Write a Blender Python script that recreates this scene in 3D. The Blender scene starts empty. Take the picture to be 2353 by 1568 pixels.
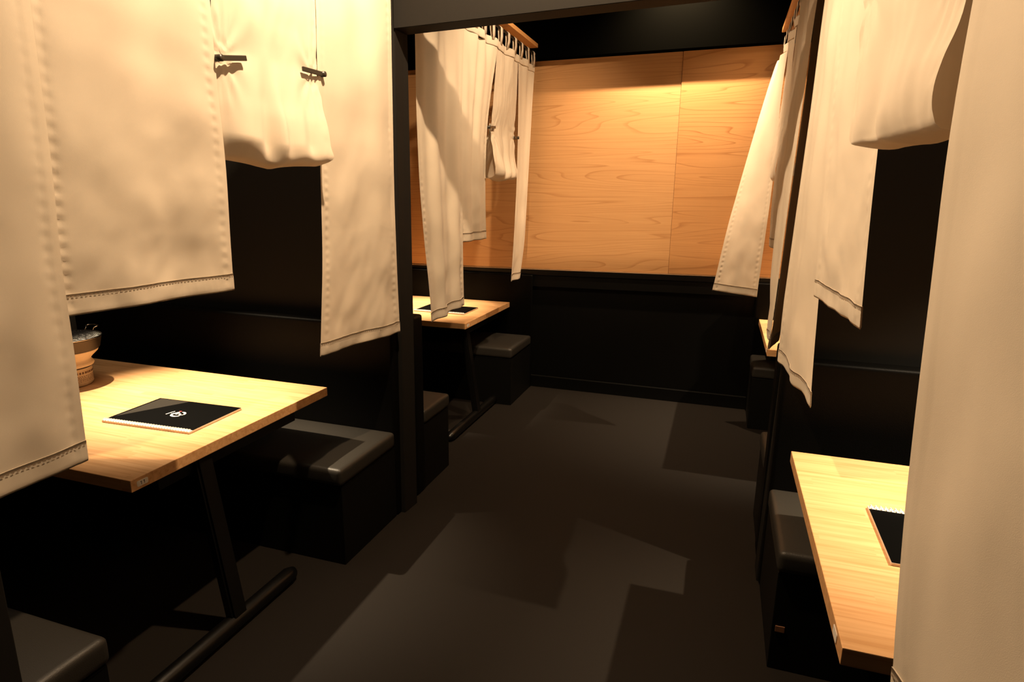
import bpy, bmesh, math, random
from mathutils import Vector, Matrix, noise

# ------------------------------------------------------------------ camera
sc = bpy.context.scene
cam_d = bpy.data.cameras.new('camera')
cam = bpy.data.objects.new('camera', cam_d)
sc.collection.objects.link(cam)
sc.camera = cam
RX = (0.9482612302, 0.3172610968, 0.0120845263)
UP = (-0.0839793081, 0.2139350931, 0.9732313454)
FW = (-0.3061831398, 0.9238924031, -0.2295097220)
cam.matrix_world = Matrix(((RX[0], UP[0], -FW[0], 0), (RX[1], UP[1], -FW[1], 0), (RX[2], UP[2], -FW[2], 1.5921), (0, 0, 0, 1)))
cam_d.sensor_width = 36.0
cam_d.lens = 36.0 * 1426.734 / 2353.0
cam_d.clip_start = 0.02

# ------------------------------------------------------------------ light and exposure
sc.view_settings.view_transform = 'Standard'
sc.view_settings.look = 'None'
sc.view_settings.exposure = 0.0
sc.view_settings.gamma = 1.0
sc.view_settings.use_curve_mapping = False
w = bpy.data.worlds.new('dim_interior')
sc.world = w
w.use_nodes = True
w.node_tree.nodes['Background'].inputs[0].default_value = (1.0, 0.72, 0.45, 1)
w.node_tree.nodes['Background'].inputs[1].default_value = 0.012
WARM = (1.0, 0.70, 0.42)

TABLE = (1.0, 0.78, 0.52)

def spot(name, loc, target, power, angle, blend, radius=0.03, color=WARM):
    d = bpy.data.lights.new(name, 'SPOT')
    d.energy = power
    d.color = color
    d.spot_size = math.radians(angle)
    d.spot_blend = blend
    d.shadow_soft_size = radius
    o = bpy.data.objects.new(name, d)
    sc.collection.objects.link(o)
    o.location = loc
    o.rotation_euler = (Vector(target) - Vector(loc)).to_track_quat('-Z', 'Y').to_euler()
    return o

spot('aisle_downlight', (-0.80, 1.82, 3.10), (-0.88, 1.70, 0.0), 256, 146, 0.5, 0.025)
spot('aisle_downlight', (-0.40, 4.55, 3.17), (-0.34, 5.45, 1.6), 345, 124, 1.0, 0.02)
spot('curtain_fill', (-0.55, 3.30, 3.17), (-1.44, 4.05, 1.90), 150, 90, 1.0, 0.03)  # added fill brightening the rear left curtain, not a known lamp
spot('curtain_fill', (-0.55, 3.40, 3.17), (0.20, 4.60, 1.7), 58, 62, 1.0, 0.03)  # matching fill added for the rear right curtain
spot('booth_spotlight', (-2.80, 1.94, 2.65), (-2.10, 2.00, 0.72), 860, 40, 1.0, 0.02, TABLE)
spot('booth_spotlight', (-2.80, 4.35, 2.65), (-2.25, 4.35, 0.72), 900, 37, 1.0, 0.02, TABLE)
spot('booth_spotlight', (1.75, 2.0, 2.65), (0.85, 2.02, 0.72), 760, 46, 1.0, 0.02, TABLE)
spot('booth_spotlight', (1.75, 4.6, 2.65), (0.70, 4.45, 0.72), 760, 44, 1.0, 0.02, TABLE)

def glow(name, loc, size, power):
    d = bpy.data.lights.new(name, 'AREA'); d.energy = power; d.size = size; d.color = (1.0, 0.78, 0.55)
    o = bpy.data.objects.new(name, d); sc.collection.objects.link(o); o.location = loc
glow('booth_fill', (-2.2, 1.9, 3.2), 0.9, 12)  # soft unseen fill, added to lift the dark seats
glow('booth_fill', (1.1, 1.9, 3.2), 0.9, 8)  # same added fill over the right booth

C = sc.collection
random.seed(7)

# ------------------------------------------------------------------ helpers
def tag(o, label=None, cat=None, group=None, kind=None):
    if label: o['label'] = label
    if cat: o['category'] = cat
    if group: o['group'] = group
    if kind: o['kind'] = kind
    return o

def empty(name, loc, label, cat, group=None):
    o = bpy.data.objects.new(name, None)
    C.objects.link(o)
    o.location = loc
    o.empty_display_size = 0.1
    return tag(o, label, cat, group)

def link(name, bm, mat, parent=None, smooth=False, kind=None):
    """bm is in world coordinates; parent is an unrotated empty or mesh with its own origin"""
    me = bpy.data.meshes.new(name)
    bm.normal_update()
    bm.to_mesh(me)
    bm.free()
    if mat: me.materials.append(mat)
    if smooth:
        me.polygons.foreach_set('use_smooth', [True] * len(me.polygons))
    o = bpy.data.objects.new(name, me)
    C.objects.link(o)
    if parent is not None:
        o.parent = parent
        off = Vector((0, 0, 0))
        p = parent
        while p is not None:
            off += p.location
            p = p.parent
        me.transform(Matrix.Translation(-off))
    if kind: o['kind'] = kind
    return o

def box(bm, x0, x1, y0, y1, z0, z1, bev=0.0, seg=2):
    r = bmesh.ops.create_cube(bm, size=1.0)
    vs = r['verts']
    for v in vs:
        v.co = Vector((x0 + (v.co.x + .5) * (x1 - x0), y0 + (v.co.y + .5) * (y1 - y0), z0 + (v.co.z + .5) * (z1 - z0)))
    if bev > 0:
        es = list({e for v in vs for e in v.link_edges})
        bmesh.ops.bevel(bm, geom=es, offset=bev, segments=seg, affect='EDGES', profile=0.6)
    return vs

def hexa(bm, c, bev=0.0):
    """8 corners: bottom 4 ccw, top 4 ccw"""
    vs = [bm.verts.new(p) for p in c]
    for f in ((3, 2, 1, 0), (4, 5, 6, 7), (0, 1, 5, 4), (1, 2, 6, 5), (2, 3, 7, 6), (3, 0, 4, 7)):
        bm.faces.new([vs[i] for i in f])
    if bev:
        bmesh.ops.bevel(bm, geom=list({e for v in vs for e in v.link_edges}), offset=bev, segments=2, affect='EDGES')
    return vs

def tube(bm, pts, r, n=10, cap=True):
    rings = []
    pts = [Vector(p) for p in pts]
    for i, p in enumerate(pts):
        a = pts[max(i - 1, 0)]; b = pts[min(i + 1, len(pts) - 1)]
        d = (b - a).normalized()
        u = d.cross(Vector((0, 0, 1)))
        if u.length < 1e-3: u = d.cross(Vector((0, 1, 0)))
        u.normalize(); v = d.cross(u)
        rr = r[i] if isinstance(r, (list, tuple)) else r
        rings.append([bm.verts.new(p + u * math.cos(t) * rr + v * math.sin(t) * rr) for t in [2 * math.pi * k / n for k in range(n)]])
    for a, b in zip(rings, rings[1:]):
        for k in range(n):
            bm.faces.new((a[k], a[(k + 1) % n], b[(k + 1) % n], b[k]))
    if cap:
        bm.faces.new(rings[0][::-1]); bm.faces.new(rings[-1])
    bmesh.ops.recalc_face_normals(bm, faces=bm.faces)

def lathe(bm, prof, cx, cy, n=64, close=False):
    rings = []
    for r, z in prof:
        rings.append([bm.verts.new((cx + r * math.cos(2 * math.pi * k / n), cy + r * math.sin(2 * math.pi * k / n), z)) for k in range(n)])
    for a, b in zip(rings, rings[1:]):
        for k in range(n):
            bm.faces.new((a[k], a[(k + 1) % n], b[(k + 1) % n], b[k]))
    if close:
        a, b = rings[-1], rings[0]
        for k in range(n):
            bm.faces.new((a[k], a[(k + 1) % n], b[(k + 1) % n], b[k]))
    bmesh.ops.recalc_face_normals(bm, faces=bm.faces)

# ------------------------------------------------------------------ materials
def newmat(name):
    m = bpy.data.materials.new(name)
    m.use_nodes = True
    nt = m.node_tree
    return m, nt, nt.nodes['Principled BSDF'], nt.nodes.new, nt.links.new

def plain(name, col, rough=0.5, metal=0.0, bump=0.0, bscale=200.0, spec=0.5, var=0.0):
    m, nt, b, N, Lk = newmat(name)
    b.inputs['Base Color'].default_value = (*col, 1)
    b.inputs['Roughness'].default_value = rough
    b.inputs['Metallic'].default_value = metal
    b.inputs['Specular IOR Level'].default_value = spec
    tc = N('ShaderNodeTexCoord')
    if bump or var:
        nz = N('ShaderNodeTexNoise'); nz.inputs['Scale'].default_value = bscale; nz.inputs['Detail'].default_value = 4
        Lk(tc.outputs['Object'], nz.inputs['Vector'])
        if bump:
            bp = N('ShaderNodeBump'); bp.inputs['Strength'].default_value = bump; bp.inputs['Distance'].default_value = 0.002
            Lk(nz.outputs['Fac'], bp.inputs['Height']); Lk(bp.outputs['Normal'], b.inputs['Normal'])
        if var:
            mx = N('ShaderNodeMix'); mx.data_type = 'RGBA'
            mx.inputs['A'].default_value = (*[c * (1 - var) for c in col], 1)
            mx.inputs['B'].default_value = (*[c * (1 + var) for c in col], 1)
            Lk(nz.outputs['Fac'], mx.inputs['Factor']); Lk(mx.outputs['Result'], b.inputs['Base Color'])
    return m

def cloth_mat():
    m, nt, b, N, Lk = newmat('beige_linen')
    tc = N('ShaderNodeTexCoord')
    b.inputs['Roughness'].default_value = 0.85
    b.inputs['Specular IOR Level'].default_value = 0.25
    b.inputs['Sheen Weight'].default_value = 0.15
    nz = N('ShaderNodeTexNoise'); nz.inputs['Scale'].default_value = 5; nz.inputs['Detail'].default_value = 5
    Lk(tc.outputs['Object'], nz.inputs['Vector'])
    mx = N('ShaderNodeMix'); mx.data_type = 'RGBA'
    mx.inputs['A'].default_value = (0.70, 0.615, 0.50, 1)
    mx.inputs['B'].default_value = (0.78, 0.69, 0.565, 1)
    Lk(nz.outputs['Fac'], mx.inputs['Factor']); Lk(mx.outputs['Result'], b.inputs['Base Color'])
    mp = N('ShaderNodeMapping'); mp.inputs['Scale'].default_value = (900, 900, 900)
    Lk(tc.outputs['Object'], mp.inputs['Vector'])
    wv = N('ShaderNodeTexNoise'); wv.inputs['Scale'].default_value = 1.0; wv.inputs['Detail'].default_value = 2
    Lk(mp.outputs['Vector'], wv.inputs['Vector'])
    bp = N('ShaderNodeBump'); bp.inputs['Strength'].default_value = 0.25; bp.inputs['Distance'].default_value = 0.0006
    Lk(wv.outputs['Fac'], bp.inputs['Height']); Lk(bp.outputs['Normal'], b.inputs['Normal'])
    tr = N('ShaderNodeBsdfTranslucent'); tr.inputs['Color'].default_value = (0.62, 0.50, 0.36, 1)
    ms = N('ShaderNodeMixShader'); ms.inputs[0].default_value = 0.16
    out = nt.nodes['Material Output']
    Lk(b.outputs[0], ms.inputs[1]); Lk(tr.outputs[0], ms.inputs[2]); Lk(ms.outputs[0], out.inputs['Surface'])
    return m

def table_wood(name, c1, c2, c3, stave=0.043, length=0.42):
    """butcher-block of staves along X"""
    m, nt, b, N, Lk = newmat(name)
    tc = N('ShaderNodeTexCoord')
    sp = N('ShaderNodeSeparateXYZ'); Lk(tc.outputs['Object'], sp.inputs[0])
    def math_(op, a, bb=None):
        n = N('ShaderNodeMath'); n.operation = op
        for i, v in enumerate((a, bb)):
            if v is None: continue
            if isinstance(v, (int, float)): n.inputs[i].default_value = v
            else: Lk(v, n.inputs[i])
        return n.outputs[0]
    row = math_('FLOOR', math_('DIVIDE', sp.outputs['Y'], stave))
    wn = N('ShaderNodeTexWhiteNoise'); wn.noise_dimensions = '1D'; Lk(row, wn.inputs['W'])
    colx = math_('FLOOR', math_('ADD', math_('DIVIDE', sp.outputs['X'], length), math_('MULTIPLY', wn.outputs['Value'], 7.0)))
    wn2 = N('ShaderNodeTexWhiteNoise'); wn2.noise_dimensions = '2D'
    cb = N('ShaderNodeCombineXYZ'); Lk(row, cb.inputs[0]); Lk(colx, cb.inputs[1]); Lk(cb.outputs[0], wn2.inputs['Vector'])
    mp = N('ShaderNodeMapping'); mp.inputs['Scale'].default_value = (3.0, 70, 70)
    ad = N('ShaderNodeVectorMath'); ad.operation = 'ADD'
    cb2 = N('ShaderNodeCombineXYZ'); Lk(math_('MULTIPLY', wn2.outputs['Value'], 9.0), cb2.inputs[0]); Lk(math_('MULTIPLY', wn2.outputs['Value'], 3.0), cb2.inputs[2])
    Lk(tc.outputs['Object'], ad.inputs[0]); Lk(cb2.outputs[0], ad.inputs[1]); Lk(ad.outputs[0], mp.inputs['Vector'])
    nz = N('ShaderNodeTexNoise'); nz.inputs['Scale'].default_value = 1; nz.inputs['Detail'].default_value = 5; nz.inputs['Distortion'].default_value = 0.6
    Lk(mp.outputs['Vector'], nz.inputs['Vector'])
    cr = N('ShaderNodeValToRGB')
    cr.color_ramp.elements[0].position = 0.30; cr.color_ramp.elements[0].color = (*c2, 1)
    cr.color_ramp.elements[1].position = 0.62; cr.color_ramp.elements[1].color = (*c1, 1)
    Lk(nz.outputs['Fac'], cr.inputs[0])
    mx = N('ShaderNodeMix'); mx.data_type = 'RGBA'; mx.blend_type = 'MIX'
    mx.inputs['B'].default_value = (*c3, 1)
    Lk(cr.outputs[0], mx.inputs['A']); Lk(math_('MULTIPLY', wn2.outputs['Value'], 0.24), mx.inputs['Factor'])
    Lk(mx.outputs['Result'], b.inputs['Base Color'])
    b.inputs['Roughness'].default_value = 0.42
    b.inputs['Specular IOR Level'].default_value = 0.35
    bp = N('ShaderNodeBump'); bp.inputs['Strength'].default_value = 0.08; bp.inputs['Distance'].default_value = 0.001
    Lk(nz.outputs['Fac'], bp.inputs['Height']); Lk(bp.outputs['Normal'], b.inputs['Normal'])
    return m

def veneer(name, c1, c2, off=0.0, grain=(0.30, 1.0, 5.0)):
    """veneer sheet: horizontal grain with cathedral figures"""
    m, nt, b, N, Lk = newmat(name)
    tc = N('ShaderNodeTexCoord')
    mp = N('ShaderNodeMapping'); mp.inputs['Scale'].default_value = grain; mp.inputs['Location'].default_value = (off, off * 2, off * 3.1)
    Lk(tc.outputs['Object'], mp.inputs['Vector'])
    n1 = N('ShaderNodeTexNoise'); n1.inputs['Scale'].default_value = 1.0; n1.inputs['Detail'].default_value = 1.5; n1.inputs['Roughness'].default_value = 0.4
    n1.inputs['Distortion'].default_value = 0.4
    Lk(mp.outputs[0], n1.inputs['Vector'])
    mul = N('ShaderNodeMath'); mul.operation = 'MULTIPLY'; mul.inputs[1].default_value = 22.0
    Lk(n1.outputs['Fac'], mul.inputs[0])
    fr = N('ShaderNodeMath'); fr.operation = 'FRACT'; Lk(mul.outputs[0], fr.inputs[0])
    cr = N('ShaderNodeValToRGB')
    e = cr.color_ramp.elements
    e[0].position = 0.0; e[0].color = (0.0, 0.0, 0.0, 1)
    e[1].position = 0.80; e[1].color = (0.12, 0.12, 0.12, 1)
    e.new(0.96).color = (.85, .85, .85, 1)
    e.new(1.0).color = (0.1, 0.1, 0.1, 1)
    Lk(fr.outputs[0], cr.inputs[0])
    mp2 = N('ShaderNodeMapping'); mp2.inputs['Scale'].default_value = (2.5, 90, 90)
    Lk(tc.outputs['Object'], mp2.inputs['Vector'])
    n2 = N('ShaderNodeTexNoise'); n2.inputs['Scale'].default_value = 1.0; n2.inputs['Detail'].default_value = 4
    Lk(mp2.outputs[0], n2.inputs['Vector'])
    n3 = N('ShaderNodeTexNoise'); n3.inputs['Scale'].default_value = 1.3; n3.inputs['Detail'].default_value = 2
    Lk(tc.outputs['Object'], n3.inputs['Vector'])
    # strength of the rings varies over the sheet
    a = N('ShaderNodeMath'); a.operation = 'MULTIPLY'; Lk(cr.outputs[0], a.inputs[0]); Lk(n3.outputs['Fac'], a.inputs[1])
    a2 = N('ShaderNodeMath'); a2.operation = 'MULTIPLY_ADD'; Lk(n2.outputs['Fac'], a2.inputs[0]); a2.inputs[1].default_value = 0.42; Lk(a.outputs[0], a2.inputs[2])
    mx = N('ShaderNodeMix'); mx.data_type = 'RGBA'
    mx.inputs['A'].default_value = (*c1, 1); mx.inputs['B'].default_value = (*c2, 1)
    Lk(a2.outputs[0], mx.inputs['Factor']); Lk(mx.outputs['Result'], b.inputs['Base Color'])
    b.inputs['Roughness'].default_value = 0.5
    b.inputs['Specular IOR Level'].default_value = 0.3
    return m

M_cloth = cloth_mat()
M_stitch = plain('stitch_thread', (0.30, 0.22, 0.15), 0.9)
M_table = table_wood('beech_tabletop', (0.74, 0.44, 0.215), (0.58, 0.305, 0.125), (0.52, 0.26, 0.10))
M_ven_l = veneer('cedar_veneer', (0.68, 0.39, 0.175), (0.38, 0.16, 0.05), 0.0)
M_ven_r = veneer('cedar_veneer_figured', (0.65, 0.345, 0.14), (0.34, 0.135, 0.04), 5.3)
M_batten = veneer('batten_wood', (0.80, 0.45, 0.18), (0.55, 0.26, 0.09), 2.0, (0.3, 0.6, 8))
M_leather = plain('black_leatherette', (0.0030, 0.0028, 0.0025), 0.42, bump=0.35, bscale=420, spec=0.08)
M_cushion = plain('leatherette_lit_seat', (0.028, 0.0255, 0.022), 0.40, bump=0.35, bscale=420, spec=0.3)  # paler copy of the backrest leatherette; soft light on the seats painted in
M_base = plain('bench_black_laminate', (0.003, 0.003, 0.0026), 0.5, spec=0.2)
M_wall = plain('matt_black_paint', (0.0100, 0.0098, 0.0088), 0.75, bump=0.1, bscale=60, spec=0.2)
M_frame = plain('charcoal_paint', (0.0150, 0.0140, 0.0128), 0.65, bump=0.1, bscale=300, spec=0.06)
M_floor = plain('dark_vinyl_floor', (0.0108, 0.0084, 0.0066), 0.75, bump=0.25, bscale=350, spec=0.15, var=0.35)
M_ceil = plain('black_ceiling_paint', (0.0012, 0.0012, 0.001), 0.95, spec=0.0)
M_steel = plain('black_powder_coat', (0.003, 0.0028, 0.0025), 0.32, bump=0.15, bscale=500, spec=0.5)
M_clip = plain('dark_plastic_clip', (0.035, 0.030, 0.022), 0.35, spec=0.5)
M_white = plain('white_card', (0.80, 0.76, 0.70), 0.6)
M_paper = plain('paper_block', (0.72, 0.60, 0.50), 0.7)
M_cover = plain('black_cover_card', (0.0015, 0.0015, 0.0015), 0.5, spec=0.03)
M_hatch = plain('grey_hatched_print', (0.026, 0.023, 0.019), 0.5, spec=.1, var=0.7, bscale=900)
M_wire = plain('white_wire', (0.85, 0.83, 0.80), 0.3, spec=0.6)
M_ink = plain('black_ink', (0.02, 0.02, 0.02), 0.6)
M_red = plain('red_ink', (0.45, 0.03, 0.03), 0.6)
M_clay = plain('diatomite_clay', (0.62, 0.50, 0.36), 0.6, bump=0.2, bscale=80, var=0.08)
M_claylabel = plain('printed_band', (0.55, 0.43, 0.30), 0.65, bump=0.2, bscale=80, var=0.15)
M_chrome = plain('bright_steel', (0.50, 0.47, 0.44), 0.25, metal=1.0)
M_darksteel = plain('smoked_steel_band', (0.06, 0.048, 0.038), 0.42, metal=0.8)
M_copper = plain('copper_plate', (0.45, 0.22, 0.12), 0.4, metal=0.6)
M_line = plain('pale_edge_trim', (0.45, 0.30, 0.18), 0.5)

# ------------------------------------------------------------------ room shell
XL, XR = -1.4375, 0.268
bm = bmesh.new(); box(bm, -3.6, 2.6, -1.6, 5.05, -0.06, 0.0); tag(link('floor', bm, M_floor), kind='structure')
bm = bmesh.new(); box(bm, -3.6, 2.6, -1.6, 5.05, 3.30, 3.36); tag(link('ceiling', bm, M_ceil), kind='structure')
bm = bmesh.new(); box(bm, -3.6, -3.5, -1.6, 5.05, 0, 3.3); tag(link('wall_left', bm, M_wall), kind='structure')
bm = bmesh.new(); box(bm, 2.5, 2.6, -1.6, 5.05, 0, 3.3); tag(link('wall_right', bm, M_wall), kind='structure')
bm = bmesh.new(); box(bm, -3.5, 2.5, 4.905, 5.05, 0, 3.3); wb = tag(link('wall_back', bm, M_base), kind='structure')

def dz(x):                       # the fitted boards hang a touch out of level
    return 0.0115 * (x + 1.2)
def board(x0, x1, y0, y1, za, zb, name, mat, parent, bev=0.001):
    bm = bmesh.new()
    hexa(bm, [(x0, y0, za + dz(x0)), (x1, y0, za + dz(x1)), (x1, y1, za + dz(x1)), (x0, y1, za + dz(x0)),
              (x0, y0, zb + dz(x0)), (x1, y0, zb + dz(x1)), (x1, y1, zb + dz(x1)), (x0, y1, zb + dz(x0))], bev)
    return link(name, bm, mat, parent)
o = board(-3.49, -0.3665, 4.886, 4.905, 1.008, 2.62, 'panel', M_ven_l, wb)
o = board(-0.3645, 2.49, 4.880, 4.905, 1.008, 2.64, 'panel', M_ven_r, wb)
o['label'] = 'more strongly figured cedar panel right of the seam'
board(-3.49, 2.49, 4.878, 4.905, 1.000, 1.006, 'edge_strip', M_line, wb, 0.0005)
board(-3.49, 2.49, 4.876, 4.905, 0.955, 0.998, 'ledge', M_steel, wb, 0.004)
board(-3.49, 2.49, 4.882, 4.905, 0.86, 0.953, 'rail', M_base, wb, 0.003)
bm = bmesh.new(); box(bm, XL - .1, XR + .1, 4.878, 4.905, 0, 0.098, 0.003); tag(link('baseboard_back', bm, M_base), kind='structure')
# dropped black soffit over the top of the panels
bm = bmesh.new()
hexa(bm, [(-3.49, 4.79, 2.585 + dz(-3.49)), (2.49, 4.79, 2.585 + dz(2.49)), (2.49, 4.904, 2.585 + dz(2.49)), (-3.49, 4.904, 2.585 + dz(-3.49)),
          (-3.49, 4.79, 3.3), (2.49, 4.79, 3.3), (2.49, 4.904, 3.3), (-3.49, 4.904, 3.3)])
tag(link('trim_1', bm, M_ceil), kind='structure')
# dividers between the booths
bm = bmesh.new(); box(bm, -3.49, XL - .06, 2.635, 2.745, 0, 3.29); tag(link('wall_divider_left', bm, M_wall), kind='structure')
bm = bmesh.new(); box(bm, XR + .09, 2.49, 2.615, 2.735, 0, 3.29); tag(link('wall_divider_right', bm, M_wall), kind='structure')
# portal frame: two posts and the beam across the aisle
bm = bmesh.new()
hexa(bm, [(-1.495, 2.575, 0), (-1.418, 2.575, 0), (-1.408, 2.690, 0), (-1.495, 2.690, 0),
          (-1.505, 2.625, 3.29), (-1.418, 2.625, 3.29), (-1.418, 2.738, 3.29), (-1.505, 2.738, 3.29)], 0.002)
tag(link('trim_2', bm, M_frame), kind='structure')
bm = bmesh.new()
hexa(bm, [(0.262, 2.56, 0), (0.345, 2.56, 0), (0.345, 2.68, 0), (0.262, 2.68, 0),
          (0.315, 2.61, 3.29), (0.395, 2.61, 3.29), (0.395, 2.73, 3.29), (0.315, 2.73, 3.29)], 0.002)
tag(link('trim_3', bm, M_frame), kind='structure')
bm = bmesh.new()
hexa(bm, [(-1.417, 2.60, 2.283), (0.31, 2.60, 2.334), (0.31, 2.715, 2.334), (-1.417, 2.715, 2.283),
          (-1.417, 2.60, 2.50), (0.31, 2.60, 2.55), (0.31, 2.715, 2.55), (-1.417, 2.715, 2.50)], 0.002)
tag(link('trim_4', bm, M_frame), kind='structure')
# near post at the left edge of the view
bm = bmesh.new(); box(bm, -1.50, -1.415, 0.66, 0.782, 0, 0.88, 0.003); tag(link('trim_5', bm, M_frame), kind='structure')

# ------------------------------------------------------------------ benches
def bench(x0, x1, yf, yb, bt, label, group='upholstered booth benches', top=0.985, aisle=1):
    """seat between front yf and rear yb; the backrest of thickness bt stands behind yb. aisle=+1: aisle end is x1"""
    s = 1 if yb > yf else -1
    e = empty('booth_bench', ((x0 + x1) / 2, (yf + yb) / 2, 0), label, 'bench', group)
    ax = x1 if aisle > 0 else x0
    def Y(a, b): return (min(a, b), max(a, b))
    y0, y1 = Y(yf + s * .012, yb)
    xa, xb = (x0, x1 - .006) if aisle > 0 else (x0 + .006, x1)
    bm = bmesh.new(); box(bm, xa, xb, y0, y1, 0.0, 0.372, 0.003); base = link('base', bm, M_base, e)
    # cushion, softly crowned
    y0, y1 = Y(yf, yb)
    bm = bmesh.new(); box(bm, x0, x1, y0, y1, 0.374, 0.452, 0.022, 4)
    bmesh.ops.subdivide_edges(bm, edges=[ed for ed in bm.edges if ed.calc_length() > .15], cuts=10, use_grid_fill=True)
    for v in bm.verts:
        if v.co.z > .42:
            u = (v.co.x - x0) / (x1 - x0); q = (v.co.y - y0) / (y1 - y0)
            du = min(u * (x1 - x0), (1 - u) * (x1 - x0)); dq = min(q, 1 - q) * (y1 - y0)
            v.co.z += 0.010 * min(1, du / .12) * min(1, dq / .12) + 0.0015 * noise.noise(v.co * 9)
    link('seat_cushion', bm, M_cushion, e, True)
    y0, y1 = Y(yb + s * .001, yb + s * bt)
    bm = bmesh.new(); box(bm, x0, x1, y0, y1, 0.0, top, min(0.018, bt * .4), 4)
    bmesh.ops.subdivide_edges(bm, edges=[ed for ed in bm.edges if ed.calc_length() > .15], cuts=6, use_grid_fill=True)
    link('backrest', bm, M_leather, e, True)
    return e

LB0, LB1 = -3.495, XL
RB0, RB1 = XR, 2.49
bench(LB0, LB1, 1.005, 0.515, .1, 'black leather bench at the bottom left corner, nearest the camera')
bench(LB0, LB1, 2.064, 2.535, .088, 'black leather bench on the far side of the table numbered 11')
bench(LB0, LB1, 3.19, 2.86, .105, 'black leather bench just behind the charcoal post, with rounded backrest end')
bench(LB0, LB1, 4.33, 4.842, .030, 'black leather bench against the cedar wall beyond the left rear table', top=0.955)
bench(RB0, RB1, 2.025, 2.525, .085, 'black leather bench behind the right front table', aisle=-1)
e = bench(RB0, RB1, 3.19, 2.86, .12, 'black leather bench half hidden behind the right post', aisle=-1)
bench(RB0 + .01, RB1, 4.45, 4.842, .030, 'black leather bench beyond the right rear table', aisle=-1)

# ------------------------------------------------------------------ tables
def digits(text, h, mat, parent, org, ux, uy):
    org, ux, uy = Vector(org), Vector(ux), Vector(uy)
    bm = bmesh.new(); w_ = h * .13; x = -(len(text) - 1) * h * .36
    def stroke(pts):
        for (a0, b0), (a1, b1) in zip(pts, pts[1:]):
            d = Vector((a1 - a0, b1 - b0)); nn = Vector((-d.y, d.x)).normalized() * w_ / 2
            bm.faces.new([bm.verts.new(org + ux * q[0] + uy * q[1]) for q in ((a0 + nn.x, b0 + nn.y), (a0 - nn.x, b0 - nn.y), (a1 - nn.x, b1 - nn.y), (a1 + nn.x, b1 + nn.y))])
    for ch in text:
        if ch == '1': stroke([(x + .04 * h, h * .38), (x + .04 * h, -h * .38)]); stroke([(x - .18 * h, h * .18), (x + .05 * h, h * .36)])
        else:
            stroke([(x - .2 * h, h * .22)] + [(x + .2 * h * math.cos(t), h * .17 + .2 * h * math.sin(t)) for t in [math.radians(165 - 20 * k) for k in range(11)]] + [(x - .2 * h, -h * .35), (x + .24 * h, -h * .35)])
        x += h * .72
    bmesh.ops.recalc_face_normals(bm, faces=bm.faces)
    return link('number', bm, mat, parent)

def sticker(parent, org, ux, uy, wd, ht, text=None):
    org, ux, uy = Vector(org), Vector(ux), Vector(uy)
    n = ux.cross(uy)
    bm = bmesh.new(); r = ht * .22; ring = []
    for cx, cy, a0 in ((wd / 2 - r, ht / 2 - r, 0), (-wd / 2 + r, ht / 2 - r, 90), (-wd / 2 + r, -ht / 2 + r, 180), (wd / 2 - r, -ht / 2 + r, 270)):
        for k in range(5):
            a = math.radians(a0 + k * 22.5); ring.append((cx + r * math.cos(a), cy + r * math.sin(a)))
    lo = [bm.verts.new(org + ux * a + uy * b) for a, b in ring]
    hi = [bm.verts.new(org + ux * a + uy * b + n * .0012) for a, b in ring]
    bm.faces.new(hi)
    for k in range(len(ring)): bm.faces.new((lo[k], lo[(k + 1) % len(ring)], hi[(k + 1) % len(ring)], hi[k]))
    s = link('number_sticker', bm, M_white, parent)
    if text: digits(text, ht * .80, M_ink, s, org + n * .0016, ux, uy)
    return s

def table(x0, x1, y0, y1, label, barx, bar, col, legside, text, stick):
    e = empty('dining_table', ((x0 + x1) / 2, (y0 + y1) / 2, 0), label, 'table', 'long booth tables')
    bm = bmesh.new(); box(bm, x0, x1, y0, y1, .680, .7202, .0025); link('tabletop', bm, M_table, e)
    s = legside
    xi = (x1 - .03) if s > 0 else (x0 + .03)
    bm = bmesh.new()
    box(bm, min(xi, xi - s * 1.2), max(xi, xi - s * 1.2), y0 + .12, y1 - .2, .625, .679, .003)
    link('apron', bm, M_steel, e)
    # T-foot: column on a rounded bar lying on the floor
    bm = bmesh.new()
    n = 14; pts = []
    r = .032
    tube(bm, [(barx, bar[0], r * .55), (barx, bar[0] + .012, r * .85), (barx, bar[0] + .04, r)] + [(barx, bar[0] + .04 + (bar[1] - bar[0] - .08) * k / 8, r) for k in range(1, 9)] + [(barx, bar[1] - .012, r * .85), (barx, bar[1], r * .55)],
         [r * .4, r * .8, r] + [r] * 8 + [r * .8, r * .4], 18)
    link('foot_bar', bm, M_steel, e, True)
    bm = bmesh.new()
    xt = barx - s * .095
    hexa(bm, [(barx - .022, col - .036, .045), (barx + .022, col - .036, .045), (barx + .022, col + .036, .045), (barx - .022, col + .036, .045),
              (xt - .022, col - .036, .6795), (xt + .022, col - .036, .6795), (xt + .022, col + .036, .6795), (xt - .022, col + .036, .6795)], .008)
    link('column', bm, M_steel, e)
    ax = x1 if s > 0 else x0
    if s > 0: sticker(e, (ax + .0003, y0 + stick, .700), (0, 1, 0), (0, 0, 1), .040, .019, text)
    else: sticker(e, (ax - .0003, y0 + stick, .700), (0, -1, 0), (0, 0, 1), .040, .022, text)
    return e
table(-3.45, -1.661, 1.299, 2.321, 'pale wooden table numbered 11 at front left, with the round grill on it', -1.600, (1.10, 1.93), 1.60, 1, '11', .04)
table(-3.45, -1.628, 3.882, 4.838, 'pale wooden table numbered 12 at the rear left, seen past the post', -1.590, (3.50, 4.40), 4.0, 1, '12', .05)
table(0.297, 2.45, 1.222, 2.262, 'pale wooden table at front right, cut by the nearest curtain', 0.60, (1.35, 2.0), 1.75, -1, None, .07)
table(0.312, 2.45, 3.850, 4.838, 'pale wooden table at the rear right, a sliver seen beside the curtain hems', 0.60, (3.8, 4.5), 4.3, -1, None, .07)
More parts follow.
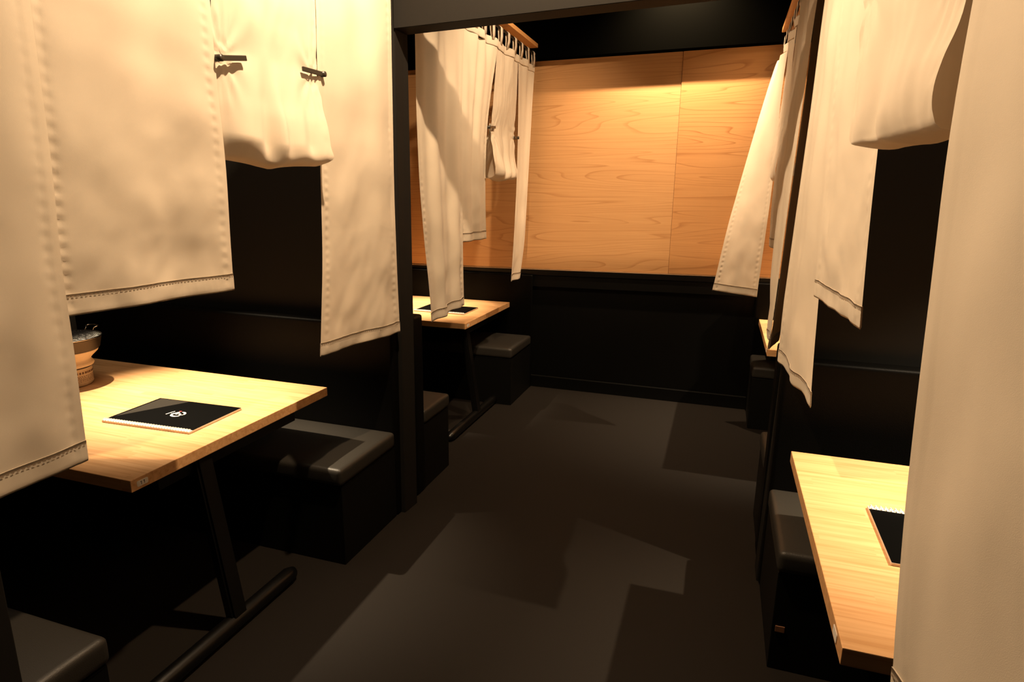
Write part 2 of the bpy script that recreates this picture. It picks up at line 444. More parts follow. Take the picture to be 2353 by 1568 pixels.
bm = bmesh.new(); box(bm, 0.285, 0.315, 2.0325, 2.0365, 0.150, 0.172, 0.001)
pl = link('metal_plate', bm, M_copper, [o for o in C.objects if o.name.startswith('booth_bench') and 'right front table' in o.get('label', '')][0])
pl['label'] = 'small copper coloured plate on the black bench base'

# ------------------------------------------------------------------ menus
def menu(x0, x1, y0, y1, rot, label, spine, logo=True, hatch=True):
    """spine 'near': wire binding along the low-Y edge; 'far': along the high-Y edge"""
    cx, cy = (x0 + x1) / 2, (y0 + y1) / 2
    e = empty('menu_book', (cx, cy, .7206), label, 'menu', 'spiral bound menus')
    R = Matrix.Translation((cx, cy, 0)) @ Matrix.Rotation(math.radians(rot), 4, 'Z')
    hw, hd = (x1 - x0) / 2, (y1 - y0) / 2
    sg = -1 if spine == 'near' else 1
    def T(bm):
        bmesh.ops.transform(bm, matrix=R, verts=bm.verts)
        return bm
    bm = bmesh.new(); box(bm, -hw, hw, -hd, hd, .7206, .7282, .0012); link('page_block', T(bm), M_paper, e)
    ys = (-hd + .020, hd - .001) if sg < 0 else (-hd + .001, hd - .020)
    bm = bmesh.new(); box(bm, -hw + .001, hw - .001, ys[0], ys[1], .7283, .7296, .0004); cov = link('cover', T(bm), M_cover, e)
    ye = (-hd, -hd + .020) if sg < 0 else (hd - .020, hd)
    bm = bmesh.new(); box(bm, -hw + .001, hw - .001, ye[0] + .001, ye[1] - .001, .7283, .7290, .0003); link('binding_strip', T(bm), M_white, e)
    bm = bmesh.new()
    n = int((x1 - x0) / .0125)
    yc = sg * (hd - .008)
    for k in range(n):
        x = -hw + .008 + (2 * hw - .016) * k / (n - 1)
        p = [(x, yc - .010 * math.cos(a), .7285 + .0065 * math.sin(a)) for a in [math.pi * j / 6 for j in range(7)]]
        tube(bm, p, .0016, 5)
    link('wire_binding', T(bm), M_wire, e, True, 'stuff')
    z = .7298
    if hatch:
        bm = bmesh.new()
        A = [(-hw + .012, ys[0] + .03), (-hw + .012, ys[1] - .006), (-hw + .155, ys[1] - .006)]
        vs = [bm.verts.new((a, b, z)) for a, b in A]; bm.faces.new(vs[::-1])
        link('printed_triangle', T(bm), M_hatch, cov)
    if logo:
        bm = bmesh.new()
        def arc(cx_, cy_, r0, r1, a0, a1, n=20):
            pv = None
            for k in range(n + 1):
                a = math.radians(a0 + (a1 - a0) * k / n)
                t = math.sin(math.pi * k / n) ** .5 * .5 + .5
                rm = (r0 + r1) / 2; hwid = (r1 - r0) / 2 * t
                c = [bm.verts.new((cx_ + (rm + q * hwid) * math.cos(a), cy_ + (rm + q * hwid) * math.sin(a), z)) for q in (-1, 1)]
                if pv: bm.faces.new((pv[0], pv[1], c[1], c[0]))
                pv = c
        def bar_(x0_, y0_, x1_, y1_, wd):
            d = Vector((x1_ - x0_, y1_ - y0_)); nn = Vector((-d.y, d.x)).normalized() * wd / 2
            vs = [bm.verts.new((p[0], p[1], z)) for p in ((x0_ + nn.x, y0_ + nn.y), (x0_ - nn.x, y0_ - nn.y), (x1_ - nn.x, y1_ - nn.y), (x1_ + nn.x, y1_ + nn.y))]
            bm.faces.new(vs)
        lx, ly = 0.022, 0.000
        arc(lx, ly, .019, .029, 192, 325); arc(lx, ly, .020, .029, -2, 95)
        bar_(lx - .046, ly - .014, lx - .038, ly + .024, .005)
        bar_(lx - .026, ly - .006, lx - .010, ly + .020, .012)
        arc(lx + .003, ly - .004, .007, .012, 20, 200, 12); arc(lx + .015, ly + .002, .006, .011, 170, 380, 12)
        bmesh.ops.recalc_face_normals(bm, faces=bm.faces)
        link('emblem', T(bm), M_white, cov)
        bm = bmesh.new()
        c0 = [bm.verts.new((lx - .016 + .006 * math.cos(a), ly + .030 + .004 * math.sin(a), z)) for a in [2 * math.pi * k / 12 for k in range(12)]]
        bm.faces.new(c0); link('emblem_dot', T(bm), M_red, cov)
    return e
menu(-2.208, -1.800, 1.648, 1.930, 2.5, 'black spiral-bound menu with a white emblem on the table numbered 11', 'near')
menu(-2.175, -1.762, 4.175, 4.462, 0, 'black spiral-bound menu partly covered by a curtain tip at rear left', 'near', hatch=False)
menu(0.462, 0.875, 1.575, 1.880, -1, 'black spiral-bound menu on the front right table, wire toward the bench', 'far', hatch=False, logo=False)

# ------------------------------------------------------------------ charcoal grill
gx, gy, gz = -2.780, 1.945, .7206
gr = empty('tabletop_grill', (gx, gy, gz), 'round clay charcoal grill with wire mesh top, half behind the leftmost curtain', 'grill')
prof = [(.0, 0), (.088, 0), (.094, .008), (.095, .06), (.095, .088), (.091, .092), (.092, .096), (.104, .100), (.108, .108), (.103, .118), (.097, .128), (.098, .135), (.108, .148), (.128, .170), (.132, .182), (.130, .190), (.118, .192), (.10, .17), (.06, .15), (0, .145)]
bm = bmesh.new(); lathe(bm, [(r, gz + z * .9) for r, z in prof], gx, gy); link('clay_body', bm, M_clay, gr, True)
bm = bmesh.new(); lathe(bm, [(r, gz + z) for r, z in [(.0955, .010), (.0965, .012), (.0965, .074), (.0955, .076)]], gx, gy); pb = link('printed_label', bm, M_claylabel, gr, True)
bm = bmesh.new()                                # rows of small unreadable print
rnd = random.Random(3)
for row, (zz, hh) in enumerate(((.058, .010), (.047, .003), (.041, .003), (.035, .003), (.029, .003), (.023, .002))):
    a = -2.3
    while a < 1.2:
        wd = rnd.uniform(.03, .09) if row else rnd.uniform(.06, .13)
        vs = [bm.verts.new((gx + .0972 * math.cos(t), gy + .0972 * math.sin(t), gz + zz + q)) for t, q in ((a, 0), (a + wd, 0), (a + wd, hh), (a, hh))]
        bm.faces.new(vs); a += wd + rnd.uniform(.015, .05)
link('print_marks', bm, plain('brown_print', (0.12, 0.06, 0.03), .7), pb, kind='stuff')
for zz in (.084,):
    bm = bmesh.new(); lathe(bm, [(.0935 + .003 * math.cos(a), gz + zz + .003 * math.sin(a)) for a in [2 * math.pi * k / 8 for k in range(8)]], gx, gy, close=True); link('wire_hoop', bm, M_darksteel, gr, True)
bm = bmesh.new(); lathe(bm, [(r, gz + z) for r, z in [(.131, .162), (.1385, .170), (.148, .216), (.150, .220), (.1435, .220), (.134, .172)]], gx, gy); link('metal_rim', bm, M_darksteel, gr, True)
bm = bmesh.new(); lathe(bm, [(0, gz + .196), (.05, gz + .199), (.10, gz + .196), (.1385, gz + .192)], gx, gy); link('charcoal_bed', bm, plain('charcoal', (0.01, 0.009, 0.008), .8, bump=.8, bscale=60), gr, True)
bm = bmesh.new()
lathe(bm, [(.149 + .0028 * math.cos(a), gz + .222 + .0028 * math.sin(a)) for a in [2 * math.pi * k / 8 for k in range(8)]], gx, gy, close=True)
link('grate_ring', bm, M_chrome, gr, True)
bm = bmesh.new()
for k in range(-18, 19):
    q = k * .008; h = math.sqrt(max(.148 ** 2 - q * q, 0))
    if h < .01: continue
    for d in (0, 1):
        pts = []
        nseg = 24
        for j in range(nseg + 1):
            t = -h + 2 * h * j / nseg
            zz = gz + .220 + .0012 * math.sin(t / .008 * math.pi + (d + k) * math.pi)
            ca, sa = math.cos(.7), math.sin(.7)
            a, b = (t, q) if d else (q, t)
            pts.append((gx + a * ca - b * sa, gy + a * sa + b * ca, zz))
        tube(bm, pts, .00065, 4, False)
link('wire_mesh', bm, plain('dark_wire', (0.34, 0.33, 0.32), 0.28, metal=1.0), gr, True, 'stuff')
bm = bmesh.new()
hd_ = Vector((-.16, .98, 0)).normalized(); hn = Vector((-hd_.y, hd_.x, 0)) * -1
c0 = Vector((gx, gy, gz + .223)) + hd_ * .148
pts = [c0 + hn * .022 - hd_ * .003, c0 + hn * .020 + hd_ * .008 + Vector((0, 0, .012)), c0 + hn * .030 + hd_ * .016 + Vector((0, 0, .017)), c0 + hn * .028 + hd_ * .030 + Vector((0, 0, .020)),
       c0 + hd_ * .036 + Vector((0, 0, .022)), c0 - hn * .028 + hd_ * .030 + Vector((0, 0, .020)), c0 - hn * .030 + hd_ * .016 + Vector((0, 0, .017)), c0 - hn * .020 + hd_ * .008 + Vector((0, 0, .012)), c0 - hn * .022 - hd_ * .003]
tube(bm, pts, .0024, 8); link('handle', bm, M_chrome, gr, True)

# ------------------------------------------------------------------ curtains
def lerp_edge(e, z):
    """e: list of (z,x,y), z descending"""
    if z >= e[0][0]: return e[0][1], e[0][2]
    for a, b in zip(e, e[1:]):
        if z >= b[0]:
            t = (a[0] - z) / max(a[0] - b[0], 1e-6)
            return a[1] + (b[1] - a[1]) * t, a[2] + (b[2] - a[2]) * t
    return e[-1][1], e[-1][2]

def edge_pt(e, z, zt, zb):
    xs = ys = 0; n = 5
    span = .045 * min(1, (zt - z) / .1, max(0, (z - zb)) / .1)
    for k in range(n):
        x, y = lerp_edge(e, z + span * (k - 2))
        xs += x; ys += y
    return xs / n, ys / n

ZT = 2.485
def header_wave(y):
    return .010 * math.sin(y * 21.0) + .006 * math.sin(y * 37.0 + 1.3)

def sheet_grid(bm, P, nu, nv, flip=False):
    g = [[bm.verts.new(P(i / nu, j / nv)) for i in range(nu + 1)] for j in range(nv + 1)]
    for j in range(nv):
        for i in range(nu):
            q = (g[j][i], g[j][i + 1], g[j + 1][i + 1], g[j + 1][i])
            bm.faces.new(q[::-1] if flip else q)
    return g

def panel(parent, near, far, side, amp=.010, freq=1.6, seed=0, nu=72, wr=1.0, topfar=None, topnear=None, fixed=True, curl=None, puck=0.55):
    """side=+1: left row (aisle is +X); side=-1: right row"""
    near = list(near); far = list(far)
    if topnear: near.insert(0, (ZT, *topnear))
    if topfar: far.insert(0, (ZT, *topfar))
    zbn, zbf = near[-1][0], far[-1][0]
    rnd = random.Random(seed)
    ph, ph2, ph3 = rnd.uniform(0, 6), rnd.uniform(0, 6), rnd.uniform(0, 6)
    so = Vector((seed * 3.1, seed * 7.7, 0))
    def base(u, v):
        zn = ZT + (zbn - ZT) * v; zf = ZT + (zbf - ZT) * v
        xn, yn = edge_pt(near, zn, ZT, zbn); xf, yf = edge_pt(far, zf, ZT, zbf)
        return Vector((xn, yn, zn)), Vector((xf, yf, zf))
    def P(u, v, off=0.0):
        a, b = base(u, v)
        p = a.lerp(b, u)
        d = (b - a); d.z = 0
        wdt = max(d.length, .05); d.normalize()
        n = Vector((d.y, -d.x, 0))
        if n.x * side < 0: n = -n
        win = math.sin(math.pi * min(max(u, 0), 1)) ** .6 if fixed else 1
        f = amp * (.35 + .65 * v) * math.sin(2 * math.pi * freq * u + ph + .8 * math.sin(1.7 * v + ph2)) * win
        f += amp * .4 * math.sin(2 * math.pi * freq * 2.1 * u + ph3 + .5 * v) * win * (1 - .4 * v)
        q = Vector((u * wdt * 6, v * 9, 0)) + so
        f += wr * .0085 * noise.noise(q) * win * (.25 + v)
        # diagonal drag wrinkles close to the hem
        f += wr * .0040 * noise.noise(Vector((u * wdt * 16 + v * 14, v * 12 - u * wdt * 9, seed))) * (v ** 2.5) * win
        f += header_wave(p.y) * max(0, 1 - v * 4) ** 1.5
        # drag wrinkles running in from the side seams
        for q_, sd in ((u, 1), (1 - u, -1)):
            w2 = math.exp(-q_ * wdt / .13) * min(1, q_ * wdt / .03)
            f += wr * .0075 * noise.noise(Vector((q_ * wdt * 5 * 1.0 - v * 9 * 1.0, v * 3.5 + q_ * wdt * 9, seed + sd * 5))) * w2 * (v ** 1.2)
        # side hems: doubled cloth, puckered by the seam
        s = min(u, 1 - u) * wdt
        if s < .05:
            z = p.z
            k = math.exp(-((s - .030) / .009) ** 2)
            pk = math.sin(z * 2 * math.pi / .034 + 3 * noise.noise(Vector((z * 4, seed, round(u)))))
            am = max(0, .25 + noise.noise(Vector((z * 2.3, seed + 9, round(u) * 3))) + v * .8)
            f += (-.0013 * k + .0030 * k * pk * am) * puck
            if s < .026: f += .0008
        p = p + n * (f + off)
        if curl and u < curl[0]:
            t = (curl[0] - u) / curl[0]
            p += Vector((curl[1] * t, 0, 0))
        return p
    L_ = ZT - (zbn + zbf) / 2
    nv = int(L_ / .008)
    bm = bmesh.new(); sheet_grid(bm, P, nu, nv)
    pn = link('cloth_panel', bm, M_cloth, parent, True)
    # bottom hem, a folded band standing proud on both faces
    vh = 1 - .050 / L_
    bm = bmesh.new()
    def Q(u, t):
        if t <= .45: v = vh + (1.0005 - vh) * (t / .45); o_ = .0018
        elif t < .55: v = 1.002; o_ = .0018 * (1 - (t - .45) / .05)
        else: v = vh + (1.0005 - vh) * ((1 - t) / .45); o_ = -.0018
        prof_ = .0008 * math.sin(u * 95 + seed) * noise.noise(Vector((u * 20, seed, 1)))
        return P(u, v, o_ + prof_)
    g = sheet_grid(bm, Q, nu, 12)
    for a, b in zip(g[0], g[0][1:]): pass
    for i in range(nu): bm.faces.new((g[0][i], g[0][i + 1], g[-1][i + 1], g[-1][i]))
    hm = link('hem', bm, M_cloth, pn, True)
    bm = bmesh.new()
    a, b = base(0, vh); wdt = (b - a).length
    n = int(wdt / .011)
    for k in range(n):
        u0, u1 = (k + .15) / n, (k + .70) / n
        for o_ in (.0034, -.0034):
            c = [P(u0, vh + .004, o_), P(u1, vh + .004, o_), P(u1, vh + .0062, o_), P(u0, vh + .0062, o_)]
            bm.faces.new([bm.verts.new(x) for x in c])
    link('stitching', bm, M_stitch, pn, kind='stuff')
    return pn

def bag(parent, st, side, sag, seed, lobes, nu=56):
    """st: stations (near xyz, far xyz) running down the front, under and up the back"""
    n = len(st)
    def cr(p0, p1, p2, p3, t):
        return .5 * ((2 * p1) + (-p0 + p2) * t + (2 * p0 - 5 * p1 + 4 * p2 - p3) * t * t + (-p0 + 3 * p1 - 3 * p2 + p3) * t ** 3)
    S = [(Vector(a), Vector(b)) for a, b in st]
    # parametrise by length
    cum = [0]
    for i in range(1, n): cum.append(cum[-1] + ((S[i][0] - S[i - 1][0]).length + (S[i][1] - S[i - 1][1]).length) / 2)
    tot = cum[-1]
    def P(u, v):
        s = v * tot; i = 0
        while i < n - 2 and cum[i + 1] < s: i += 1
        t = (s - cum[i]) / (cum[i + 1] - cum[i])
        g = lambda k, c: S[min(max(k, 0), n - 1)][c]
        a = cr(g(i - 1, 0), g(i, 0), g(i + 1, 0), g(i + 2, 0), t)
        b = cr(g(i - 1, 1), g(i, 1), g(i + 1, 1), g(i + 2, 1), t)
        p = a.lerp(b, u)
        zt = (p.z - (sag[0])) / .3
        low = max(0, 1 - max(0, zt)) ** 1.1          # 1 at the bottom of the bag
        f = 0
        for (uc, wd, h) in lobes: f += h * math.exp(-((u - uc) / wd) ** 2)
        win = math.sin(math.pi * u) ** .5
        p.x += side * f * low * win * max(.15, min(1, (p.z - sag[0] + .02) / .07))
        p.z -= sag[1] * low * math.exp(-abs(2 * u - sag[2] * 2) * 1.9)
        p.x += side * (.006 * noise.noise(Vector((u * 5, v * 10, seed))) + .003 * noise.noise(Vector((u * 14 + v * 5, v * 9, seed + 4)))) * win
        p.x += side * header_wave(p.y) * max(0, 1 - v * 5)
        # pinches below and above each clip
        for (uc, zc) in ((0.10, 1.985), (0.93, 2.0)):
            d = (u - uc) / .16; e_ = (p.z - zc) / .13
            f2 = math.exp(-d * d - e_ * e_)
            p.x += side * .0045 * f2 * math.cos(11 * math.atan2(u - uc, (p.z - zc) * .8 + .001))
        s = min(u, 1 - u) * (b - a).length
        p.x += side * -.0026 * math.exp(-((s - .020) / .006) ** 2) * (.5 + .5 * math.sin(v * tot * 2 * math.pi / .05))
        return p
    bm = bmesh.new(); sheet_grid(bm, P, nu, int(tot / .010))
    return link('cloth_panel', bm, M_cloth, parent, True)

def header(parent, x, y0, y1, side, xoff=lambda y: 0):
    bm = bmesh.new(); ny = int((y1 - y0) / .012)
    def P(u, t):
        y = y0 + (y1 - y0) * u
        a = 2 * math.pi * t
        z = ZT + .026 + .026 * math.cos(a)
        if abs(math.cos(a)) < .9: z = ZT + .026 + .026 * math.cos(a)
        th = .0035 * math.sin(a) + .002 * math.sin(y * 80) * math.sin(a)
        return Vector((x + side * (header_wave(y) + th + .001), y, z))
    g = [[bm.verts.new(P(i / ny, j / 8)) for i in range(ny + 1)] for j in range(8)]
    for j in range(8):
        for i in range(ny): bm.faces.new((g[j][i], g[j][i + 1], g[(j + 1) % 8][i + 1], g[(j + 1) % 8][i]))
    bmesh.ops.recalc_face_normals(bm, faces=bm.faces)
    h = link('header_band', bm, M_cloth, parent, True)
    nt = int((y1 - y0) / .148)
    for k in range(nt + 1):
        y = y0 + .02 + (y1 - y0 - .04) * k / nt
        bm = bmesh.new()
        pts = [(x + side * (header_wave(y) + .006), ZT + .035), (x + side * .011, ZT + .09), (x + side * .010, 2.605), (x + side * .0105, 2.618), (x + side * .005, 2.6265), (x, 2.628), (x - side * .006, 2.6265), (x - side * .0105, 2.618),
               (x - side * .010, 2.600), (x - side * .009, ZT + .09), (x + side * (header_wave(y) - .005), ZT + .035)]
        rows = [[bm.verts.new((px, y + q, pz)) for q in (-.021, .021)] for px, pz in pts]
        for a, b in zip(rows, rows[1:]): bm.faces.new((a[0], a[1], b[1], b[0]))
        bmesh.ops.recalc_face_normals(bm, faces=bm.faces)
        bmesh.ops.solidify(bm, geom=bm.faces[:], thickness=.0012)
        link('tab', bm, M_cloth, parent, True)
    return h

def rods(x, y0, y1, side, where):
    bm = bmesh.new(); tube(bm, [(x, y0 + .01, 2.617), (x, y1 - .005, 2.617)], .008, 14)
    tag(link('curtain_rod', bm, M_steel, smooth=True), 'thin black rod carrying the curtain tabs, ' + where, 'rod')
    bm = bmesh.new(); xa, xb = sorted((x + side * .028, x - side * .040)); box(bm, xa, xb, y0, y1, 2.656, 2.684, .002)
    tag(link('wooden_batten', bm, M_batten), 'orange wooden batten above the curtain, ' + where, 'batten')

G = 'split beige curtains hung along the aisle'
# --- front left
XC = -1.44
e1 = empty('split_curtain', (XC, 1.56, ZT), 'large beige curtain of four panels at front left, over the table numbered 11', 'curtain', G)
panel(e1, [(0.942, -1.425, .53)], [(1.981, -1.432, 1.045), (1.625, -1.43, 1.037), (1.412, -1.43, 1.022), (1.294, -1.43, 1.025), (1.065, -1.43, 1.019), (0.947, -1.43, 1.016)], 1, .008, 1.3, 1, puck=.25, topfar=(-1.432, 1.055), topnear=(-1.44, .53))
panel(e1, [(1.986, -1.455, 1.045), (1.746, -1.455, 1.034), (1.509, -1.455, 1.02), (1.35, -1.455, 1.015), (1.3, -1.455, 1.021)], [(2.122, -1.44, 1.569), (1.889, -1.44, 1.566), (1.694, -1.44, 1.575), (1.513, -1.44, 1.567), (1.381, -1.44, 1.561), (1.292, -1.44, 1.561)], 1, .008, 1.2, 2, wr=1.3, topfar=(-1.44, 1.57), topnear=(-1.44, 1.055))
bag(e1, [((-1.44, 1.578, ZT), (-1.443, 2.086, ZT)), ((-1.44, 1.576, 2.25), (-1.443, 2.084, 2.25)), ((-1.442, 1.575, 2.12), (-1.443, 2.074, 2.12)), ((-1.452, 1.562, 1.99), (-1.443, 2.068, 2.01)), ((-1.462, 1.550, 1.90), (-1.420, 2.052, 1.91)),
         ((-1.465, 1.545, 1.83), (-1.392, 2.040, 1.83)), ((-1.470, 1.540, 1.765), (-1.374, 2.028, 1.755)), ((-1.480, 1.540, 1.718), (-1.366, 2.030, 1.718)), ((-1.49, 1.545, 1.700), (-1.392, 2.010, 1.698)), ((-1.53, 1.55, 1.70), (-1.47, 2.035, 1.692)), ((-1.55, 1.56, 1.76), (-1.515, 2.05, 1.75)),
         ((-1.53, 1.57, 1.86), (-1.49, 2.06, 1.86)), ((-1.466, 1.578, 1.97), (-1.457, 2.07, 1.99)), ((-1.464, 1.578, 2.03), (-1.454, 2.07, 2.05))], 1, (1.71, .026, .54), 3,
    [(.22, .17, .048), (.45, .045, -.022), (.55, .045, .034), (.70, .09, .020), (.84, .05, -.028)])
panel(e1, [(2.257, -1.44, 2.079), (2.082, -1.44, 2.066), (1.611, -1.44, 2.045), (1.337, -1.44, 2.030), (1.15, -1.44, 2.004), (0.973, -1.44, 1.980)], [(2.42, -1.405, 2.556), (2.06, -1.405, 2.550), (1.59, -1.405, 2.538), (1.21, -1.405, 2.543), (0.957, -1.405, 2.553)], 1, .011, 1.1, 4, wr=1.5, topfar=(-1.41, 2.56), topnear=(-1.44, 2.08))
header(e1, XC, .53, 2.57, 1)
rods(XC, .45, 2.60, 1, 'front left')
# --- rear left
e2 = empty('split_curtain', (XC, 3.9, ZT), 'beige curtain of four panels at rear left, seen beyond the post', 'curtain', G)
panel(e2, [(2.324, -1.44, 2.846), (2.016, -1.44, 2.840), (1.644, -1.44, 2.856), (1.343, -1.44, 2.899), (1.136, -1.44, 2.941), (0.921, -1.44, 2.969)], [(2.471, -1.425, 3.365), (2.051, -1.425, 3.362), (1.461, -1.425, 3.367), (1.159, -1.425, 3.369), (0.95, -1.425, 3.379)], 1, .017, 2.0, 5, topnear=(-1.44, 2.85), topfar=(-1.425, 3.37))
panel(e2, [(2.478, -1.44, 3.375), (2.055, -1.44, 3.370), (1.509, -1.44, 3.380), (1.318, -1.44, 3.40)], [(2.40, -1.44, 3.93), (2.326, -1.44, 3.911), (2.151, -1.44, 3.843), (1.978, -1.44, 3.791), (1.716, -1.44, 3.770), (1.583, -1.44, 3.771), (1.316, -1.44, 3.788)], 1, .016, 2.0, 6, topnear=(-1.44, 3.37), topfar=(-1.44, 3.94))
bag(e2, [((-1.44, 3.942, ZT), (-1.44, 4.41, ZT)), ((-1.44, 3.93, 2.33), (-1.44, 4.398, 2.35)), ((-1.44, 3.90, 2.12), (-1.44, 4.372, 2.2)), ((-1.443, 3.868, 1.99), (-1.443, 4.345, 2.01)), ((-1.425, 3.84, 1.92), (-1.43, 4.315, 1.92)),
         ((-1.40, 3.80, 1.85), (-1.41, 4.275, 1.83)), ((-1.375, 3.78, 1.745), (-1.375, 4.22, 1.74)), ((-1.39, 3.775, 1.705), (-1.385, 4.21, 1.700)), ((-1.45, 3.76, 1.695), (-1.44, 4.24, 1.70)), ((-1.51, 3.76, 1.73), (-1.50, 4.28, 1.73)),
         ((-1.50, 3.80, 1.84), (-1.49, 4.31, 1.84)), ((-1.455, 3.865, 1.97), (-1.455, 4.345, 1.99)), ((-1.452, 3.87, 2.03), (-1.452, 4.35, 2.05))], 1, (1.69, .020, .5), 7,
    [(.25, .13, .030), (.50, .05, -.020), (.62, .06, .022), (.78, .05, -.018), (.90, .05, .016)])
panel(e2, [(2.456, -1.44, 4.421), (2.038, -1.44, 4.419), (1.677, -1.44, 4.405), (1.306, -1.44, 4.36), (0.972, -1.44, 4.302)], [(2.52, -1.44, 4.79), (2.265, -1.44, 4.76), (1.683, -1.44, 4.683), (1.226, -1.44, 4.62), (0.969, -1.44, 4.511)], 1, .008, 1.2, 8, topnear=(-1.44, 4.415), topfar=(-1.44, 4.78))
header(e2, XC, 2.85, 4.785, 1)
rods(XC, 2.745, 4.788, 1, 'rear left')
# --- front right
XD = 0.292
e3 = empty('split_curtain', (XD, 1.56, ZT), 'beige curtain of four panels at front right, its nearest panel filling the right edge', 'curtain', G)
panel(e3, [(0.94, .335, .36)], [(1.838, .277, 1.0), (1.732, .269, .982), (1.679, .266, .972), (1.459, .264, .93), (1.319, .261, .902), (1.253, .259, .882), (1.125, .259, .855), (1.016, .261, .825), (0.945, .262, .808)], -1, .006, 1.4, 9, wr=.8, puck=0, topnear=(.30, .45), topfar=(.285, 1.03))
bag(e3, [((.292, 1.08, ZT), (.280, 1.575, ZT)), ((.290, 1.07, 2.2), (.262, 1.56, 2.2)), ((.293, 1.065, 1.98), (.238, 1.545, 2.0)), ((.284, 1.06, 1.85), (.236, 1.535, 1.88)), ((.268, 1.06, 1.785), (.237, 1.53, 1.80)),
         ((.262, 1.06, 1.745), (.236, 1.525, 1.745)), ((.266, 1.06, 1.712), (.238, 1.52, 1.712)), ((.28, 1.05, 1.690), (.25, 1.50, 1.700)), ((.33, 1.0, 1.690), (.32, 1.48, 1.692)), ((.375, .98, 1.73), (.36, 1.48, 1.73)),
         ((.37, .98, 1.84), (.35, 1.50, 1.84)), ((.33, 1.02, 1.97), (.30, 1.52, 1.97)), ((.315, 1.04, 2.05), (.29, 1.54, 2.05))], -1, (1.69, .008, .45), 10,
    [(.85, .09, .010), (.66, .06, -.010), (.40, .12, .010), (.18, .08, -.006)])
panel(e3, [(2.2, .292, 1.57), (1.693, .297, 1.54), (1.535, .302, 1.54), (1.412, .307, 1.54), (1.309, .313, 1.54)], [(2.2, .256, 2.06), (2.055, .256, 2.05), (1.851, .264, 2.05), (1.661, .270, 2.05), (1.538, .274, 2.05), (1.462, .275, 2.05), (1.306, .280, 2.05)], -1, .006, 1.6, 11, wr=1.2, topnear=(.29, 1.57), topfar=(.272, 2.07))
panel(e3, [(2.0, .272, 2.055), (1.563, .284, 2.06), (1.279, .296, 2.06), (1.074, .303, 2.06), (0.952, .311, 2.06)], [(2.261, .269, 2.58), (1.92, .266, 2.58), (1.554, .257, 2.58), (1.157, .248, 2.58), (0.966, .252, 2.58)], -1, .008, 1.6, 12, wr=1.2, topnear=(.285, 2.07), topfar=(.275, 2.585))
header(e3, XD, .45, 2.59, -1)
rods(XD, .40, 2.60, -1, 'front right')
# --- rear right
e4 = empty('split_curtain', (XD, 3.9, ZT), 'beige curtain of four panels at rear right, one panel swung into the aisle', 'curtain', G)
panel(e4, [(2.346, .330, 3.05), (1.962, .322, 3.05), (1.548, .311, 3.05), (1.101, .302, 3.05), (0.950, .290, 3.05)], [(2.346, .276, 2.901), (1.962, .268, 2.901), (1.548, .257, 2.901), (1.101, .248, 2.901), (0.937, .239, 2.901)], 1, .0015, 1.0, 13, nu=24, wr=.3, topnear=(.333, 3.05), topfar=(.284, 2.901))['label'] = 'return of the panel folded into the booth, its shaded face turned to the camera'
panel(e4, [(2.346, .274, 2.902), (1.962, .266, 2.902), (1.548, .255, 2.902), (1.101, .246, 2.902), (0.937, .237, 2.902)], [(2.481, .264, 3.38), (2.027, .265, 3.38), (1.54, .250, 3.38), (1.193, .250, 3.38), (0.913, .278, 3.38)], -1, .006, 1.8, 14, topnear=(.282, 2.902), topfar=(.284, 3.38))
panel(e4, [(2.393, .279, 3.41), (2.108, .266, 3.41), (1.707, .272, 3.41), (1.336, .278, 3.41)], [(1.951, .270, 3.85), (1.722, .252, 3.85), (1.532, .250, 3.85), (1.324, .262, 3.85)], -1, .006, 1.8, 15, topnear=(.285, 3.40), topfar=(.290, 3.88))
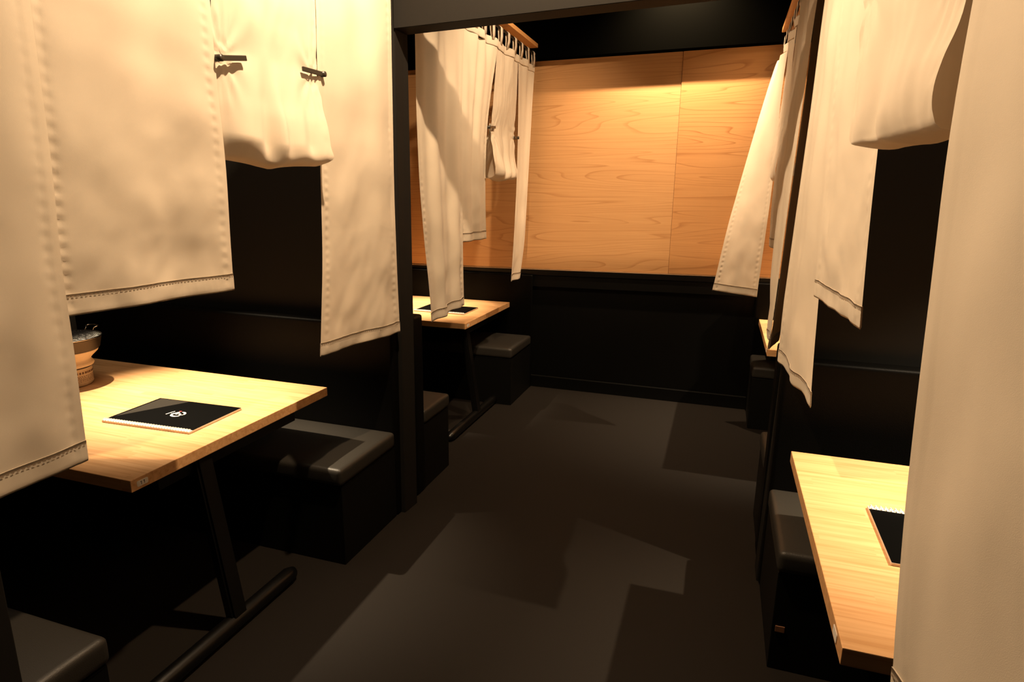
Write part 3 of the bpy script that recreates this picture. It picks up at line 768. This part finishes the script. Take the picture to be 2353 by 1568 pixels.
bag(e4, [((.292, 3.90, ZT), (.292, 4.40, ZT)), ((.286, 3.90, 2.33), (.288, 4.40, 2.35)), ((.282, 3.92, 2.12), (.284, 4.40, 2.2)), ((.280, 3.94, 1.99), (.276, 4.40, 2.01)), ((.275, 3.95, 1.92), (.272, 4.40, 1.92)),
         ((.262, 3.95, 1.80), (.262, 4.40, 1.80)), ((.258, 3.95, 1.74), (.258, 4.40, 1.74)), ((.270, 3.95, 1.705), (.270, 4.40, 1.705)), ((.31, 3.95, 1.69), (.31, 4.40, 1.69)), ((.36, 3.95, 1.73), (.36, 4.40, 1.73)),
         ((.34, 3.95, 1.84), (.34, 4.40, 1.84)), ((.31, 3.95, 1.97), (.31, 4.40, 1.99))], -1, (1.69, .01, .5), 16, [(.25, .15, .008), (.7, .1, .008)])
panel(e4, [(2.262, .276, 4.42), (1.874, .282, 4.42), (1.605, .278, 4.40), (1.197, .261, 4.36), (0.958, .251, 4.34)], [(2.575, .285, 4.76), (2.42, .235, 4.76), (2.281, .203, 4.74), (1.836, .116, 4.68), (1.398, .033, 4.60), (0.957, -.030, 4.55)], -1, .004, 1.0, 17, topnear=(.286, 4.42), topfar=(.288, 4.76))
header(e4, XD, 2.85, 4.77, -1)
rods(XD, 2.745, 4.788, -1, 'rear right')

# ------------------------------------------------------------------ clips
def clip(x, y0, z0, y1, z1, label, pivot_end=1):
    """bar clip gripping the cloth; lies along Y on the aisle side"""
    cy, cz = (y0 + y1) / 2, (z0 + z1) / 2
    e = empty('curtain_clip', (x, cy, cz), label, 'clip', 'dark clips holding up the tied panels')
    ln = math.hypot(y1 - y0, z1 - z0); a = math.atan2(z1 - z0, y1 - y0)
    R = Matrix.Translation((x, cy, cz)) @ Matrix.Rotation(a, 4, 'X')
    def T(bm): bmesh.ops.transform(bm, matrix=R, verts=bm.verts); return bm
    bm = bmesh.new(); box(bm, .002, .010, -ln / 2, ln / 2, -.008, .008, .003, 3); link('front_jaw', T(bm), M_clip, e)
    bm = bmesh.new(); box(bm, -.022, -.015, -ln / 2, ln / 2, -.007, .007, .003, 3); link('rear_jaw', T(bm), M_clip, e)
    yy = pivot_end * (ln / 2 + .002)
    bm = bmesh.new(); tube(bm, [(-.024, yy, 0), (.016, yy, 0)], .010, 16); link('hinge', T(bm), M_clip, e, True)
    return e
clip(-1.437, 1.578, 1.970, 1.688, 1.990, 'dark bar clip at the left end of the front tied panel', -1)
clip(-1.437, 1.966, 2.010, 2.082, 2.012, 'dark bar clip at the slit right of the front tied panel', 1)
clip(-1.437, 3.812, 2.000, 3.925, 2.010, 'small dark clip at the near side of the rear tied panel', -1)
clip(-1.437, 4.310, 1.980, 4.385, 1.985, 'tiny dark clip at the far side of the rear tied panel', 1)
